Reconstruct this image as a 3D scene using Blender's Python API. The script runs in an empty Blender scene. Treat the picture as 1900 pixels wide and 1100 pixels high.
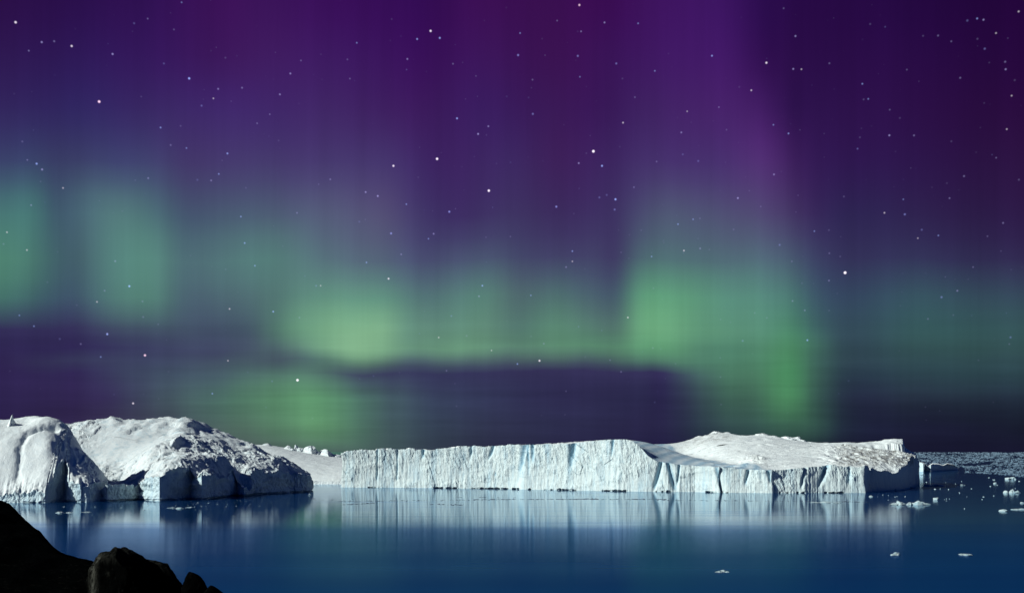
import bpy, bmesh, math, random
import numpy as np
C = bpy.context.scene
COL = C.collection
R = math.radians
# ------------------------------------------------------------------ camera
F = 2111.0            # focal length in photo pixels (1900 wide)
H = 40.0              # eye height above the sea
cam = bpy.data.cameras.new('camera'); co = bpy.data.objects.new('camera', cam); COL.objects.link(co)
cam.lens = 40.0; cam.sensor_width = 36.0; cam.clip_start = 0.5; cam.clip_end = 300000
co.location = (0, 0, H); co.rotation_euler = (R(90), 0, 0)
cam.shift_y = (838 - 550) / 1900.0
C.camera = co
C.render.resolution_x = 1024; C.render.resolution_y = 592
C.view_settings.view_transform = 'Standard'; C.view_settings.look = 'None'
C.cycles.diffuse_bounces = 1; C.view_settings.exposure = 0.0; C.view_settings.gamma = 1.0
# ------------------------------------------------------------------ sun
SUN = (-0.815, -0.325, 0.48)
sl = bpy.data.lights.new('sun', 'SUN'); so = bpy.data.objects.new('sun', sl); COL.objects.link(so)
sl.energy = 4.5; sl.angle = R(0.5); sl.color = (0.98, 1.0, 0.94)
import mathutils
so.rotation_euler = mathutils.Vector(SUN).to_track_quat('Z', 'Y').to_euler()
so.location = (-300, -200, 300)
# ------------------------------------------------------------------ node helpers
class NT:
    def __init__(s, tree):
        s.t = tree; s.n = tree.nodes; s.l = tree.links; s.n.clear()
    def new(s, typ, **kw):
        n = s.n.new(typ)
        for k, v in kw.items(): setattr(n, k, v)
        return n
    def put(s, sock, v):
        if isinstance(v, bpy.types.NodeSocket): s.l.new(v, sock)
        elif v is not None: sock.default_value = v
    def math(s, op, a, b=None, c=None, clamp=False):
        n = s.new('ShaderNodeMath', operation=op); n.use_clamp = clamp
        for i, v in enumerate((a, b, c)): s.put(n.inputs[i], v)
        return n.outputs[0]
    def vec(s, op, a, b=None, c=None, out=0):
        n = s.new('ShaderNodeVectorMath', operation=op)
        for i, v in enumerate((a, b, c)): s.put(n.inputs[i], v)
        return n.outputs[out]
    def mr(s, v, a, b, c, d, kind='LINEAR'):
        n = s.new('ShaderNodeMapRange'); n.interpolation_type = kind
        for i, x in enumerate((v, a, b, c, d)): s.put(n.inputs[i], x)
        return n.outputs[0]
    def mix(s, f, a, b, mode='MIX'):
        n = s.new('ShaderNodeMix'); n.data_type = 'RGBA'; n.blend_type = mode
        s.put(n.inputs[0], f); s.put(n.inputs[6], a); s.put(n.inputs[7], b)
        return n.outputs[2]
    def noise(s, v, scale, detail=4, rough=.5, out=0):
        n = s.new('ShaderNodeTexNoise'); s.put(n.inputs['Vector'], v)
        n.inputs['Scale'].default_value = scale; n.inputs['Detail'].default_value = detail; n.inputs['Roughness'].default_value = rough
        return n.outputs[out]
    def comb(s, x, y, z):
        n = s.new('ShaderNodeCombineXYZ')
        for i, v in enumerate((x, y, z)): s.put(n.inputs[i], v)
        return n.outputs[0]
    def ramp(s, f, stops, mode='LINEAR'):
        n = s.new('ShaderNodeValToRGB'); cr = n.color_ramp; cr.interpolation = mode
        while len(cr.elements) < len(stops): cr.elements.new(.5)
        for e, (p, c) in zip(cr.elements, stops): e.position = p
        for e, (p, c) in zip(cr.elements, stops): e.color = c
        s.put(n.inputs[0], f); return n.outputs[0]
def lin(c):
    c = np.asarray(c, float) / 255.0; c = c + (c.mean() - c) * .05
    return np.where(c <= .04045, c / 12.92, ((c + .055) / 1.055) ** 2.4)
def rgba(c): return (float(c[0]), float(c[1]), float(c[2]), 1.0)
# ------------------------------------------------------------------ night sky with the aurora (a function of direction)
AUR = {
 -1200: [(0,14,10,40),(1900,10,6,32)],
 -300: [(0,36,12,66),(600,46,10,76),(1300,50,14,84),(1900,28,4,54)],
 0: [(0,45,15,77),(150,45,15,82),(300,50,16,86),(400,61,16,90),(500,61,19,94),(620,58,13,92),(780,52,10,86),(900,62,14,88),(1050,60,14,84),(1130,60,10,86),(1200,64,18,98),(1330,64,20,104),(1390,47,12,84),(1500,42,9,74),(1700,38,7,68),(1900,36,4,60)],
 100: [(0,48,24,86),(150,48,24,92),(300,54,22,94),(400,60,22,92),(500,66,28,102),(620,62,24,100),(780,56,14,90),(900,62,20,94),(1050,61,17,85),(1130,60,18,92),(1220,66,24,104),(1360,68,24,108),(1410,50,14,84),(1500,44,12,76),(1700,42,10,72),(1900,38,6,62)],
 200: [(0,52,38,98),(150,50,38,102),(300,58,38,102),(450,66,40,112),(600,66,38,106),(780,60,25,94),(900,60,28,100),(1050,61,24,90),(1120,58,22,92),(1200,66,34,104),(1360,74,34,112),(1430,62,24,96),(1470,48,18,82),(1600,46,16,78),(1900,42,10,64)],
 300: [(0,60,68,112),(70,60,70,112),(120,58,60,104),(200,62,68,114),(290,66,66,114),(350,66,54,106),(450,72,62,116),(560,72,58,115),(720,70,54,112),(780,62,38,102),(860,62,35,100),(940,64,42,106),(1040,64,32,94),(1130,62,36,100),(1200,72,50,114),(1330,74,50,116),(1420,82,46,118),(1470,64,32,98),(1520,50,24,86),(1650,46,22,80),(1900,45,18,68)],
 400: [(0,74,124,122),(50,74,128,124),(90,68,105,116),(115,62,82,110),(150,74,106,122),(200,84,124,126),(270,82,124,126),(310,68,92,114),(370,70,86,112),(450,78,100,122),(600,86,94,126),(720,84,80,120),(770,66,56,108),(850,62,46,102),(950,66,54,106),(1040,62,44,98),(1140,64,50,104),(1180,74,72,116),(1220,82,92,122),(1310,82,88,122),(1440,80,68,116),(1490,62,44,98),(1560,48,38,88),(1650,48,36,84),(1900,46,26,74)],
 480: [(0,80,136,118),(40,78,132,118),(85,72,116,114),(110,64,94,108),(160,72,104,114),(220,86,134,128),(275,92,146,132),(305,78,116,120),(380,80,108,120),(450,88,132,130),(520,88,130,128),(620,88,112,128),(700,86,104,124),(745,80,92,122),(780,72,76,114),(890,76,88,118),(980,70,72,112),(1050,68,66,108),(1150,68,68,108),(1185,78,104,118),(1230,84,118,124),(1310,82,112,122),(1380,84,112,126),(1450,80,100,122),(1490,66,74,110),(1560,54,52,94),(1700,52,52,92),(1900,50,42,84)],
 550: [(0,70,118,110),(60,66,104,109),(110,62,86,108),(160,68,96,112),(230,84,130,122),(275,88,140,124),(305,74,104,114),(380,76,98,116),(450,82,112,120),(510,86,124,122),(560,94,140,128),(640,102,154,134),(720,100,152,134),(760,86,124,122),(790,84,118,122),(860,90,132,126),(900,90,134,124),(960,84,112,118),(1010,84,122,120),(1060,78,102,116),(1110,76,100,116),(1155,76,106,116),(1180,94,156,126),(1230,100,168,130),(1290,94,156,126),(1340,92,150,130),(1400,88,142,128),(1460,80,128,122),(1495,66,98,112),(1560,54,72,100),(1720,56,86,100),(1900,54,74,94)],
 610: [(0,52,46,96),(100,52,46,96),(180,58,60,102),(250,68,88,110),(290,66,84,108),(400,66,80,110),(470,70,92,112),(510,86,132,118),(560,102,162,130),(620,124,184,140),(700,130,190,144),(725,122,180,140),(755,100,152,130),(800,96,144,126),(850,98,150,128),(900,96,146,124),(960,86,130,120),(1020,92,148,122),(1060,86,132,118),(1110,86,130,118),(1155,88,134,118),(1180,106,178,130),(1240,108,182,132),(1290,96,164,126),(1350,90,154,124),(1420,86,150,124),(1465,76,144,114),(1500,64,114,108),(1560,52,80,98),(1680,52,92,98),(1800,56,98,98),(1900,52,88,94)],
 645: [(0,46,36,88),(150,48,40,92),(300,60,66,104),(450,68,80,110),(520,80,110,114),(570,100,154,128),(630,130,188,142),(700,128,186,142),(728,118,176,136),(760,98,148,124),(870,104,160,126),(950,92,140,120),(1020,94,150,120),(1100,88,144,114),(1160,90,148,116),(1185,98,170,124),(1240,96,168,122),(1290,86,148,118),(1350,80,142,116),(1420,80,144,112),(1465,78,152,108),(1500,70,128,106),(1560,50,78,92),(1700,50,86,90),(1850,52,88,90),(1900,50,84,88)],
 668: [(0,46,34,86),(300,62,72,106),(450,74,96,112),(530,76,98,112),(600,86,128,118),(650,98,144,120),(700,96,138,118),(760,76,100,112),(850,82,112,114),(950,80,106,112),(1020,84,120,112),(1100,76,106,108),(1160,78,116,108),(1200,84,140,114),(1250,82,136,112),(1300,80,138,114),(1400,78,140,110),(1465,76,152,104),(1500,66,120,100),(1555,50,78,90),(1700,48,80,88),(1900,46,76,84)],
 692: [(0,46,33,86),(150,50,40,92),(300,64,80,106),(400,72,98,112),(500,82,122,114),(580,84,126,114),(640,70,88,108),(700,62,68,104),(800,56,58,102),(1000,54,50,96),(1180,52,48,94),(1250,54,56,96),(1285,66,96,104),(1320,72,122,104),(1400,74,130,102),(1465,76,158,104),(1500,66,120,98),(1545,46,74,86),(1580,44,66,84),(1700,44,72,84),(1900,42,70,80)],
 740: [(0,46,34,86),(150,50,38,88),(230,56,54,94),(320,70,92,104),(420,80,124,110),(500,92,150,114),(570,100,170,120),(615,96,162,118),(660,82,132,114),(720,70,98,108),(800,56,68,100),(900,52,58,96),(1000,48,46,90),(1240,44,42,86),(1285,52,66,90),(1320,58,92,90),(1370,64,108,92),(1430,66,118,92),(1475,80,160,104),(1505,58,104,88),(1540,40,58,76),(1580,38,50,74),(1750,38,52,72),(1900,34,48,68)],
 790: [(0,46,34,86),(150,54,44,88),(250,66,66,96),(350,74,88,100),(450,82,116,102),(550,94,152,112),(605,98,162,112),(650,84,134,108),(720,70,98,104),(800,56,72,96),(900,50,56,88),(1000,46,48,86),(1230,40,36,78),(1285,40,52,76),(1350,50,78,82),(1420,52,90,82),(1485,60,110,86),(1520,46,78,78),(1570,30,38,66),(1650,28,32,62),(1900,24,30,52)],
 838: [(0,44,32,80),(300,60,60,84),(500,74,86,92),(600,80,112,102),(680,72,98,96),(780,54,68,84),(900,46,50,80),(1050,42,40,80),(1250,34,30,74),(1350,38,46,66),(1450,36,50,64),(1550,26,28,58),(1900,22,22,50)],
}
def build_world():
    w = bpy.data.worlds.new('World'); C.world = w; w.use_nodes = True
    T = NT(w.node_tree)
    out = T.new('ShaderNodeOutputWorld'); bg = T.new('ShaderNodeBackground')
    tc = T.new('ShaderNodeTexCoord'); d = T.vec('NORMALIZE', tc.outputs['Generated'])
    sp = T.new('ShaderNodeSeparateXYZ'); T.l.new(d, sp.inputs[0]); x, y, z = sp.outputs
    ys = T.math('MAXIMUM', y, 0.15)
    u = T.math('DIVIDE', x, ys); v = T.math('DIVIDE', z, ys)
    # gentle wobble of the curtains
    uv = T.comb(u, v, 0.0)
    nz = T.noise(T.vec('MULTIPLY', uv, (9.0, 1.2, 0)), 1.0, 3)
    vw = T.math('ADD', v, T.math('MULTIPLY', T.math('SUBTRACT', nz, .5), 0.022))
    X0, X1 = -500.0, 2400.0
    fac = T.mr(u, (X0 - 950) / F, (X1 - 950) / F, 0, 1)
    rows = sorted(AUR)
    cols = np.linspace(X0, X1, 400)
    tab = []
    for r in rows:
        a = np.array(AUR[r], float)
        if r >= 600: a[:, 1:] += (a[:, 1:].mean(1, keepdims=True) - a[:, 1:]) * .10      # duller air near the horizon
        l = np.array([lin(c) for c in a[:, 1:]])
        c = np.stack([np.interp(cols, a[:, 0], l[:, k]) for k in range(3)], 1)
        tab.append(c)
    tab = np.array(tab)
    # resample to more rows with a smooth (monotone cubic) curve
    ry = np.array(rows, float)
    sec = (tab[1:] - tab[:-1]) / (ry[1:] - ry[:-1])[:, None, None]
    m = np.zeros_like(tab); m[0] = sec[0]; m[-1] = sec[-1]
    h = ry[1:] - ry[:-1]
    for i in range(1, len(ry) - 1):
        s = sec[i - 1] * sec[i] > 0
        w1, w2 = 2 * h[i] + h[i - 1], h[i] + 2 * h[i - 1]
        with np.errstate(divide='ignore', invalid='ignore'):
            mm = (w1 + w2) / (w1 / sec[i - 1] + w2 / sec[i])
        m[i] = np.where(s, mm, 0)
    newy = []
    for i in range(len(ry) - 1):
        k = 1 if ry[i] < -200 else (3 if ry[i] < 400 else 2)
        newy += [ry[i] + h[i] * j / k for j in range(k)]
    newy.append(ry[-1]); newy = np.array(newy)
    def cub(Y):
        i = min(max(np.searchsorted(ry, Y, side='right') - 1, 0), len(ry) - 2)
        t = (Y - ry[i]) / h[i]
        return ((2*t**3-3*t**2+1)*tab[i] + (t**3-2*t**2+t)*h[i]*m[i] + (-2*t**3+3*t**2)*tab[i+1] + (t**3-t**2)*h[i]*m[i+1])
    acc = None; prev = None
    # stop positions: dense inside the picture
    pos = np.array([-500, 0, 60, 100, 150, 220, 285, 340, 420, 480, 530, 590, 650, 710, 750, 790, 850, 900, 960, 1030, 1100, 1150, 1190, 1240, 1290, 1340, 1410, 1465, 1505, 1560, 1700, 1900.])
    for Y in newy:
        c = cub(Y)
        st = [((p - X0) / (X1 - X0), rgba([np.interp(p, cols, c[:, k]) for k in range(3)])) for p in pos]
        rp = T.ramp(fac, st, 'CARDINAL')
        if acc is None: acc = rp
        else:
            f = T.mr(vw, (838 - prev) / F, (838 - Y) / F, 0, 1)
            acc = T.mix(f, acc, rp)
        prev = Y
    # fine rays (vary with azimuth only slowly with height) and thin cloud streaks low down
    ray = T.noise(T.vec('MULTIPLY', uv, (26.0, .6, 0)), 1.0, 6, .62)
    ray2 = T.noise(T.vec('MULTIPLY', uv, (7.0, 1.5, 0)), 1.0, 2, .5)
    rf = T.math('ADD', T.mr(ray, .3, .7, .90, 1.10), T.mr(ray2, .3, .7, -.05, .05))
    cl = T.noise(T.vec('MULTIPLY', uv, (3.0, 42.0, 0)), 1.0, 4, .55)
    lowm = T.mr(v, .02, .16, 1, 0, 'SMOOTHSTEP')
    cf = T.math('ADD', 1.0, T.math('MULTIPLY', T.mr(cl, .3, .7, -.26, .12), lowm))
    acc = T.vec('SCALE', acc, None); T.put(acc.node.inputs['Scale'], T.math('MULTIPLY', T.math('MULTIPLY', rf, cf), .93))
    # rest of the dome: deep blue night
    front = T.math('MULTIPLY', T.mr(y, .15, .6, 0, 1, 'SMOOTHSTEP'), T.mr(T.math('ABSOLUTE', u), .47, .72, 1, 0, 'SMOOTHSTEP'))
    base = T.mix(T.mr(z, 0, .8, 0, 1), (.0006, .014, .075, 1), (.0006, .010, .060, 1))
    sky = T.mix(front, base, acc)
    # faint star dust
    vo = T.new('ShaderNodeTexVoronoi'); vo.feature = 'F1'; T.put(vo.inputs['Vector'], d); vo.inputs['Scale'].default_value = 105
    sz = T.mr(vo.outputs['Distance'], 0.0, 0.13, 1, 0, 'SMOOTHSTEP')
    hs = T.new('ShaderNodeSeparateColor'); T.l.new(vo.outputs['Color'], hs.inputs[0])
    br = T.math('POWER', hs.outputs[0], 5.0)
    up = T.mr(v, .05, .2, .15, 1)
    dust = T.math('MULTIPLY', T.math('MULTIPLY', sz, br), T.math('MULTIPLY', up, .6))
    sky = T.vec('MULTIPLY_ADD', dust, (.55, .5, 1.0), sky)
    vo = T.new('ShaderNodeTexVoronoi'); vo.feature = 'F1'; T.put(vo.inputs['Vector'], T.vec('ADD', d, (3.1, 1.7, .4))); vo.inputs['Scale'].default_value = 62
    sz = T.mr(vo.outputs['Distance'], 0.0, 0.085, 1, 0, 'SMOOTHSTEP')
    hs = T.new('ShaderNodeSeparateColor'); T.l.new(vo.outputs['Color'], hs.inputs[0])
    sky = T.vec('MULTIPLY_ADD', T.math('MULTIPLY', T.math('MULTIPLY', sz, up), T.math('MULTIPLY', T.math('POWER', hs.outputs[1], 4.0), .70)), (.36, .40, 1.0), sky)
    W, B, P = (1.0, .88, 1.0), (.34, .46, 1.0), (1.0, .66, .82)
    stars = [(29,42,W,.8),(133,86,W,.65),(184,189,P,1.1),(351,146,B,.8),(396,183,W,.3),(68,304,B,.6),(422,285,B,.5),(298,237,B,.4),(337,5,B,.25),(117,349,W,.3),
     (447,402,B,.35),(730,308,W,.8),(811,295,W,1.1),(848,220,B,.6),(799,58,W,.8),(774,73,B,.5),(816,71,B,.6),(907,354,W,1.1),(754,379,B,.35),(795,443,B,.3),
     (721,517,W,.6),(895,530,B,.5),(680,487,B,.35),(985,548,B,.3),(1001,669,W,.7),(960,675,B,.4),(1101,281,W,1.3),(1117,308,B,.7),(1142,370,B,.8),(1156,228,W,.4),
     (1075,10,P,.7),(1076,143,B,.25),(1321,104,B,.5),(1422,117,W,.7),(1394,168,W,.4),(1463,248,B,.4),(1568,506,W,1.5),(1498,631,B,.5),(1165,589,W,.4),(1062,466,B,.4),
     (1062,485,W,.3),(1258,416,B,.35),(1286,407,B,.3),(1269,465,W,.4),(1209,476,B,.3),(1511,429,B,.3),(1641,395,W,.35),(1703,442,W,.25),(1741,437,B,.3),(1611,184,B,.3),
     (1600,156,B,.35),(1813,35,B,.4),(1487,129,W,.3),(1676,370,B,.25),(1435,232,B,.3),(552,705,W,1.2),(269,659,P,.9),(247,748,W,.6),(199,620,B,.6),(187,662,B,.3),
     (240,531,B,.7),(454,451,B,.4),(473,493,B,.35),(426,573,W,.35),(507,578,B,.5),(346,275,B,.3),(394,730,B,.35),(423,669,W,.3),(13,431,W,.3),(50,464,W,.3),
     (180,560,W,.3),(36,585,B,.25),(63,605,B,.3),(814,626,W,.3),(912,650,W,.25),(1877,178,W,.3),(1868,240,W,.3),(1890,22,W,.35),(1848,62,W,.3),(595,530,W,.25),(406,323,B,.35),(965,62,B,.3),(1184,44,B,.3),(1215,132,B,.3),(1275,207,W,.25),(662,80,B,.3)]
    dc = d
    for i, (px, py, c, b) in enumerate(stars):
        if i % 8 == 0: dc = T.vec('MULTIPLY_ADD', sky, (1e-9, 1e-9, 1e-9), d)    # keeps the shader compiler's stack short
        q = mathutils.Vector(((px - 950) / F, 1, (838 - py) / F)).normalized()
        dd = T.vec('DISTANCE', dc, tuple(q), out=1)
        rr = (2.1 + 1.2 * min(b, 1.3)) / F
        m_ = T.mr(dd, 0, rr, b * 1.15, 0, 'SMOOTHERSTEP')
        sky = T.vec('MULTIPLY_ADD', m_, c, sky)
    T.l.new(sky, bg.inputs[0]); bg.inputs[1].default_value = 1.0
    # a trace of scattered sunlight
    st = T.new('ShaderNodeTexSky'); st.sky_type = 'NISHITA'; st.sun_disc = False
    st.sun_elevation = math.asin(SUN[2]); st.sun_rotation = math.atan2(SUN[0], SUN[1])
    b2 = T.new('ShaderNodeBackground'); T.l.new(st.outputs[0], b2.inputs[0]); b2.inputs[1].default_value = 0.00015
    ad = T.new('ShaderNodeAddShader'); T.l.new(bg.outputs[0], ad.inputs[0]); T.l.new(b2.outputs[0], ad.inputs[1])
    T.l.new(ad.outputs[0], out.inputs[0])
    w.cycles.sampling_method = 'MANUAL'; w.cycles.sample_map_resolution = 512
build_world()
# ------------------------------------------------------------------ numpy noise
_rng = np.random.RandomState(7)
_perm = _rng.permutation(256); _perm = np.concatenate([_perm, _perm, _perm])
_g = _rng.normal(size=(256, 3)); _g /= np.linalg.norm(_g, axis=1)[:, None]
def pn(x, y, z=0.0):
    x, y, z = np.broadcast_arrays(np.asarray(x, float), np.asarray(y, float), np.asarray(z, float))
    xi, yi, zi = np.floor(x).astype(int), np.floor(y).astype(int), np.floor(z).astype(int)
    xf, yf, zf = x - xi, y - yi, z - zi
    fu, fv, fw = [t * t * t * (t * (t * 6 - 15) + 10) for t in (xf, yf, zf)]
    xi &= 255; yi &= 255; zi &= 255
    def gr(a, b, c):
        g = _g[_perm[_perm[_perm[(xi + a) & 255] + ((yi + b) & 255)] + ((zi + c) & 255)] & 255]
        return g[..., 0] * (xf - a) + g[..., 1] * (yf - b) + g[..., 2] * (zf - c)
    def L(a, b, t): return a + t * (b - a)
    return 1.6 * L(L(L(gr(0,0,0), gr(1,0,0), fu), L(gr(0,1,0), gr(1,1,0), fu), fv),
                   L(L(gr(0,0,1), gr(1,0,1), fu), L(gr(0,1,1), gr(1,1,1), fu), fv), fw)
def fbm(x, y, z=0.0, o=4, gain=.5, ridge=False):
    s = 0; a = 1; t = 0; f = 1.0
    for i in range(o):
        n = pn(x * f + 17.3 * i, y * f - 9.1 * i, z * f + 3.7 * i)
        s = s + a * ((1 - 2 * np.abs(n)) if ridge else n); t += a; a *= gain; f *= 2.03
    return s / t
def worley(x, y, seed=0):
    """distance to nearest and second nearest cell point, and a random value per cell"""
    xi, yi = np.floor(x).astype(int), np.floor(y).astype(int)
    d1 = np.full(x.shape, 9.); d2 = np.full(x.shape, 9.); v = np.zeros(x.shape)
    for a in (-1, 0, 1):
        for b in (-1, 0, 1):
            cx, cy = xi + a, yi + b
            hsh = _perm[(_perm[(cx + seed) & 255] + cy) & 255]
            h2 = _perm[(hsh + 37) & 255]; h3 = _perm[(hsh + 91) & 255]
            d = np.hypot(cx + hsh / 256. - x, cy + h2 / 256. - y)
            n1 = d < d1
            d2 = np.where(n1, d1, np.minimum(d2, d)); v = np.where(n1, h3 / 255., v); d1 = np.where(n1, d, d1)
    return d1, d2, v
def sst(x, a, b):
    t = np.clip((x - a) / (b - a), 0, 1); return t * t * (3 - 2 * t)
def W3(px, py, d): return ((px - 950) / F * d, d, H - (py - 838) / F * d)
def W2(px, d): return ((px - 950) / F * d, d)
class TPS:
    """smooth surface z(x,y) through measured points (px, py, distance)"""
    def __init__(s, pts, reg=1e-4, raw=False):
        P = np.array(pts if raw else [W3(*p) for p in pts], float); s.c = P[:, :2].mean(0); s.k = 100.
        q = (P[:, :2] - s.c) / s.k; n = len(q); s.q = q
        A = np.zeros((n + 3, n + 3)); A[:n, :n] = s.phi(q, q) + np.eye(n) * reg
        A[:n, n] = 1; A[:n, n+1:] = q; A[n, :n] = 1; A[n+1:, :n] = q.T
        s.w = np.linalg.solve(A, np.concatenate([P[:, 2], [0, 0, 0]]))
    def phi(s, a, b):
        r2 = ((a[:, None, :] - b[None]) ** 2).sum(-1)
        return .5 * r2 * np.log(r2 + 1e-12)
    def __call__(s, x, y):
        sh = np.shape(x); p = (np.stack([np.ravel(x), np.ravel(y)], 1) - s.c) / s.k
        n = len(s.q); o = np.empty(len(p))
        for i in range(0, len(p), 40000):
            b = p[i:i+40000]; o[i:i+40000] = s.phi(b, s.q) @ s.w[:n] + s.w[n] + b @ s.w[n+1:]
        return o.reshape(sh)
# ------------------------------------------------------------------ materials
def material(name):
    m = bpy.data.materials.new(name); m.use_nodes = True; return m, NT(m.node_tree)
def ice_material(name, snow=(.78, .88, .85), blue=(.30, .55, .68), amount=.5, vertical=True, dirt=0.0, bump=.5, bscale=.35):
    m, T = material(name)
    out = T.new('ShaderNodeOutputMaterial'); p = T.new('ShaderNodeBsdfPrincipled')
    tc = T.new('ShaderNodeTexCoord'); o = tc.outputs['Object']
    vs = T.vec('MULTIPLY', o, (1, 1, .16) if vertical else (1, 1, 1))
    n1 = T.noise(vs, .11, 5, .62); n2 = T.noise(vs, .45, 4, .6); n3 = T.noise(o, .9, 4, .65)
    at = T.new('ShaderNodeAttribute'); at.attribute_name = 'blue'
    dt = T.new('ShaderNodeAttribute'); dt.attribute_name = 'dirt'
    f = T.math('MULTIPLY', T.math('ADD', T.mr(n1, .50, .72, 0, .65), T.mr(n2, .50, .75, 0, .55)), amount)
    f = T.math('ADD', f, at.outputs['Fac'], clamp=True)
    c = T.mix(f, rgba(snow), rgba(blue))
    c = T.mix(T.mr(n3, .35, .7, 0, .28), c, rgba(np.array(snow) * np.array([.82, .90, .95])))
    dm = T.math('MULTIPLY', T.math('ADD', dt.outputs['Fac'], dirt), T.mr(T.noise(o, .16, 9, .78), .43, .58, 0, 1), clamp=True)
    c = T.mix(T.math('MULTIPLY', dm, .85), c, (.15, .14, .12, 1))
    T.l.new(c, p.inputs['Base Color']); p.inputs['Roughness'].default_value = .65
    p.inputs['Specular IOR Level'].default_value = .25
    b = T.new('ShaderNodeBump'); b.inputs['Strength'].default_value = bump; b.inputs['Distance'].default_value = .8
    hh = T.math('ADD', T.math('MULTIPLY', T.noise(vs, bscale * 2, 5, .7), .7), T.math('MULTIPLY', T.noise(o, bscale * 4, 4, .7), .5))
    T.l.new(hh, b.inputs['Height']); T.l.new(b.outputs[0], p.inputs['Normal'])
    T.l.new(p.outputs[0], out.inputs[0]); return m
M_CLIFF = ice_material('cliff_ice', snow=(.69, .80, .79), blue=(.12, .38, .56), amount=.6, bump=.6)
M_CLIFF2 = ice_material('rugged_cliff_ice', snow=(.64, .79, .83), blue=(.10, .32, .50), amount=.5, bump=1.0)
M_SNOW = ice_material('wind_packed_snow', snow=(.86, .93, .92), blue=(.30, .47, .60), amount=.25, vertical=False, bump=.6, bscale=.2)
M_RUGGED = ice_material('rugged_ice_top', snow=(.86, .93, .93), blue=(.25, .48, .60), amount=.7, vertical=False, bump=1.0, bscale=.5)
M_FLOE = ice_material('floe_ice', snow=(.60, .74, .76), blue=(.16, .40, .55), amount=.8, vertical=False, bump=.9, bscale=1.0)
M_BRASH = ice_material('brash_ice', snow=(.17, .25, .32), blue=(.07, .15, .25), amount=.6, vertical=False, bump=.3)
M_DARKICE = ice_material('grey_slush_ice', snow=(.10, .12, .17), blue=(.05, .1, .2), amount=.5, vertical=False, bump=.2)
def rock_material(name, base, streak):
    m, T = material(name)
    out = T.new('ShaderNodeOutputMaterial'); p = T.new('ShaderNodeBsdfPrincipled')
    tc = T.new('ShaderNodeTexCoord'); o = tc.outputs['Object']
    n = T.noise(o, 2.2, 8, .7); n2 = T.noise(T.vec('MULTIPLY', o, (1, 1, .3)), 9.0, 6, .75)
    c = T.mix(T.mr(n, .4, .65, 0, 1), rgba(base), rgba(np.array(base) * 2.0))
    lich = T.math('MULTIPLY', T.mr(n2, .54, .66, 0, 1), T.mr(T.noise(o, 1.3, 4, .6), .48, .62, 0, 1))
    at = T.new('ShaderNodeAttribute'); at.attribute_name = 'lichen'
    lich = T.math('MAXIMUM', T.math('MULTIPLY', lich, .5), T.math('MULTIPLY', at.outputs['Fac'], T.mr(T.noise(T.vec('MULTIPLY', o, (6, 6, 1.2)), 3.0, 6, .75), .40, .62, 0, 1)))
    c = T.mix(lich, c, rgba(streak))
    T.l.new(c, p.inputs['Base Color']); p.inputs['Roughness'].default_value = .9; p.inputs['Specular IOR Level'].default_value = 0.0
    b = T.new('ShaderNodeBump'); b.inputs['Strength'].default_value = .9; b.inputs['Distance'].default_value = .12
    T.l.new(T.math('ADD', n, T.math('MULTIPLY', n2, .4)), b.inputs['Height']); T.l.new(b.outputs[0], p.inputs['Normal'])
    T.l.new(p.outputs[0], out.inputs[0]); return m
M_ROCK = rock_material('dark_gneiss', (.0007, .0009, .0010), (.016, .016, .013))
M_BOULDER = rock_material('lichened_boulder_rock', (.0010, .0012, .0012), (.075, .078, .066))
def water_material():
    m, T = material('calm_sea')
    out = T.new('ShaderNodeOutputMaterial')
    g = T.new('ShaderNodeNewGeometry'); P = g.outputs['Position']
    sp = T.new('ShaderNodeSeparateXYZ'); T.l.new(P, sp.inputs[0])
    # wind patches: glassy near the bergs, ruffled towards the shore
    wob = T.math('MULTIPLY', T.math('SUBTRACT', T.noise(T.vec('MULTIPLY', P, (.0022, .010, 0)), 1.0, 3), .5), 180)
    yy = T.math('ADD', sp.outputs[1], wob)
    ruf = T.mr(yy, 545, 720, 1, 0, 'SMOOTHSTEP')
    streak = T.noise(T.vec('MULTIPLY', P, (.004, .06, 0)), 1.0, 5, .6)
    ruf = T.math('ADD', ruf, T.mr(streak, .52, .72, 0, .5), clamp=True)
    # deep water body
    dif = T.new('ShaderNodeBsdfDiffuse'); tint = T.mix(T.mr(T.noise(T.vec('MULTIPLY', P, (.002, .012, 0)), 1.0, 4), .35, .65, 0, 1), (.0020, .031, .118, 1), (.0030, .040, .134, 1))
    T.l.new(tint, dif.inputs[0])
    gl = T.new('ShaderNodeBsdfAnisotropic'); gl.distribution = 'GGX'
    T.put(gl.inputs['Color'], T.mix(ruf, (.80, .93, 1.0, 1), (.40, .58, .92, 1)))
    T.put(gl.inputs['Roughness'], T.mr(ruf, 0, 1, .038, .080)); gl.inputs['Anisotropy'].default_value = .55
    T.put(gl.inputs['Tangent'], T.comb(1.0, 0.0, 0.0))
    bp = T.new('ShaderNodeBump'); bp.inputs['Strength'].default_value = .5; bp.inputs['Distance'].default_value = .05
    rip = T.noise(T.vec('MULTIPLY', P, (.12, .6, 0)), 1.0, 3, .6)
    T.put(bp.inputs['Height'], rip); T.l.new(bp.outputs[0], gl.inputs['Normal'])
    fr = T.new('ShaderNodeFresnel'); fr.inputs[0].default_value = 1.33
    # ruffled water mirrors much less at these low angles
    k = T.math('MULTIPLY', T.mr(ruf, 0, 1, .92, .98), T.mr(yy, 330, 640, .22, 1.0))
    fac = T.math('MULTIPLY', fr.outputs[0], k, clamp=True)
    mx = T.new('ShaderNodeMixShader'); T.put(mx.inputs[0], fac); T.l.new(dif.outputs[0], mx.inputs[1]); T.l.new(gl.outputs[0], mx.inputs[2])
    T.l.new(mx.outputs[0], out.inputs[0]); return m
M_WATER = water_material()
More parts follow.
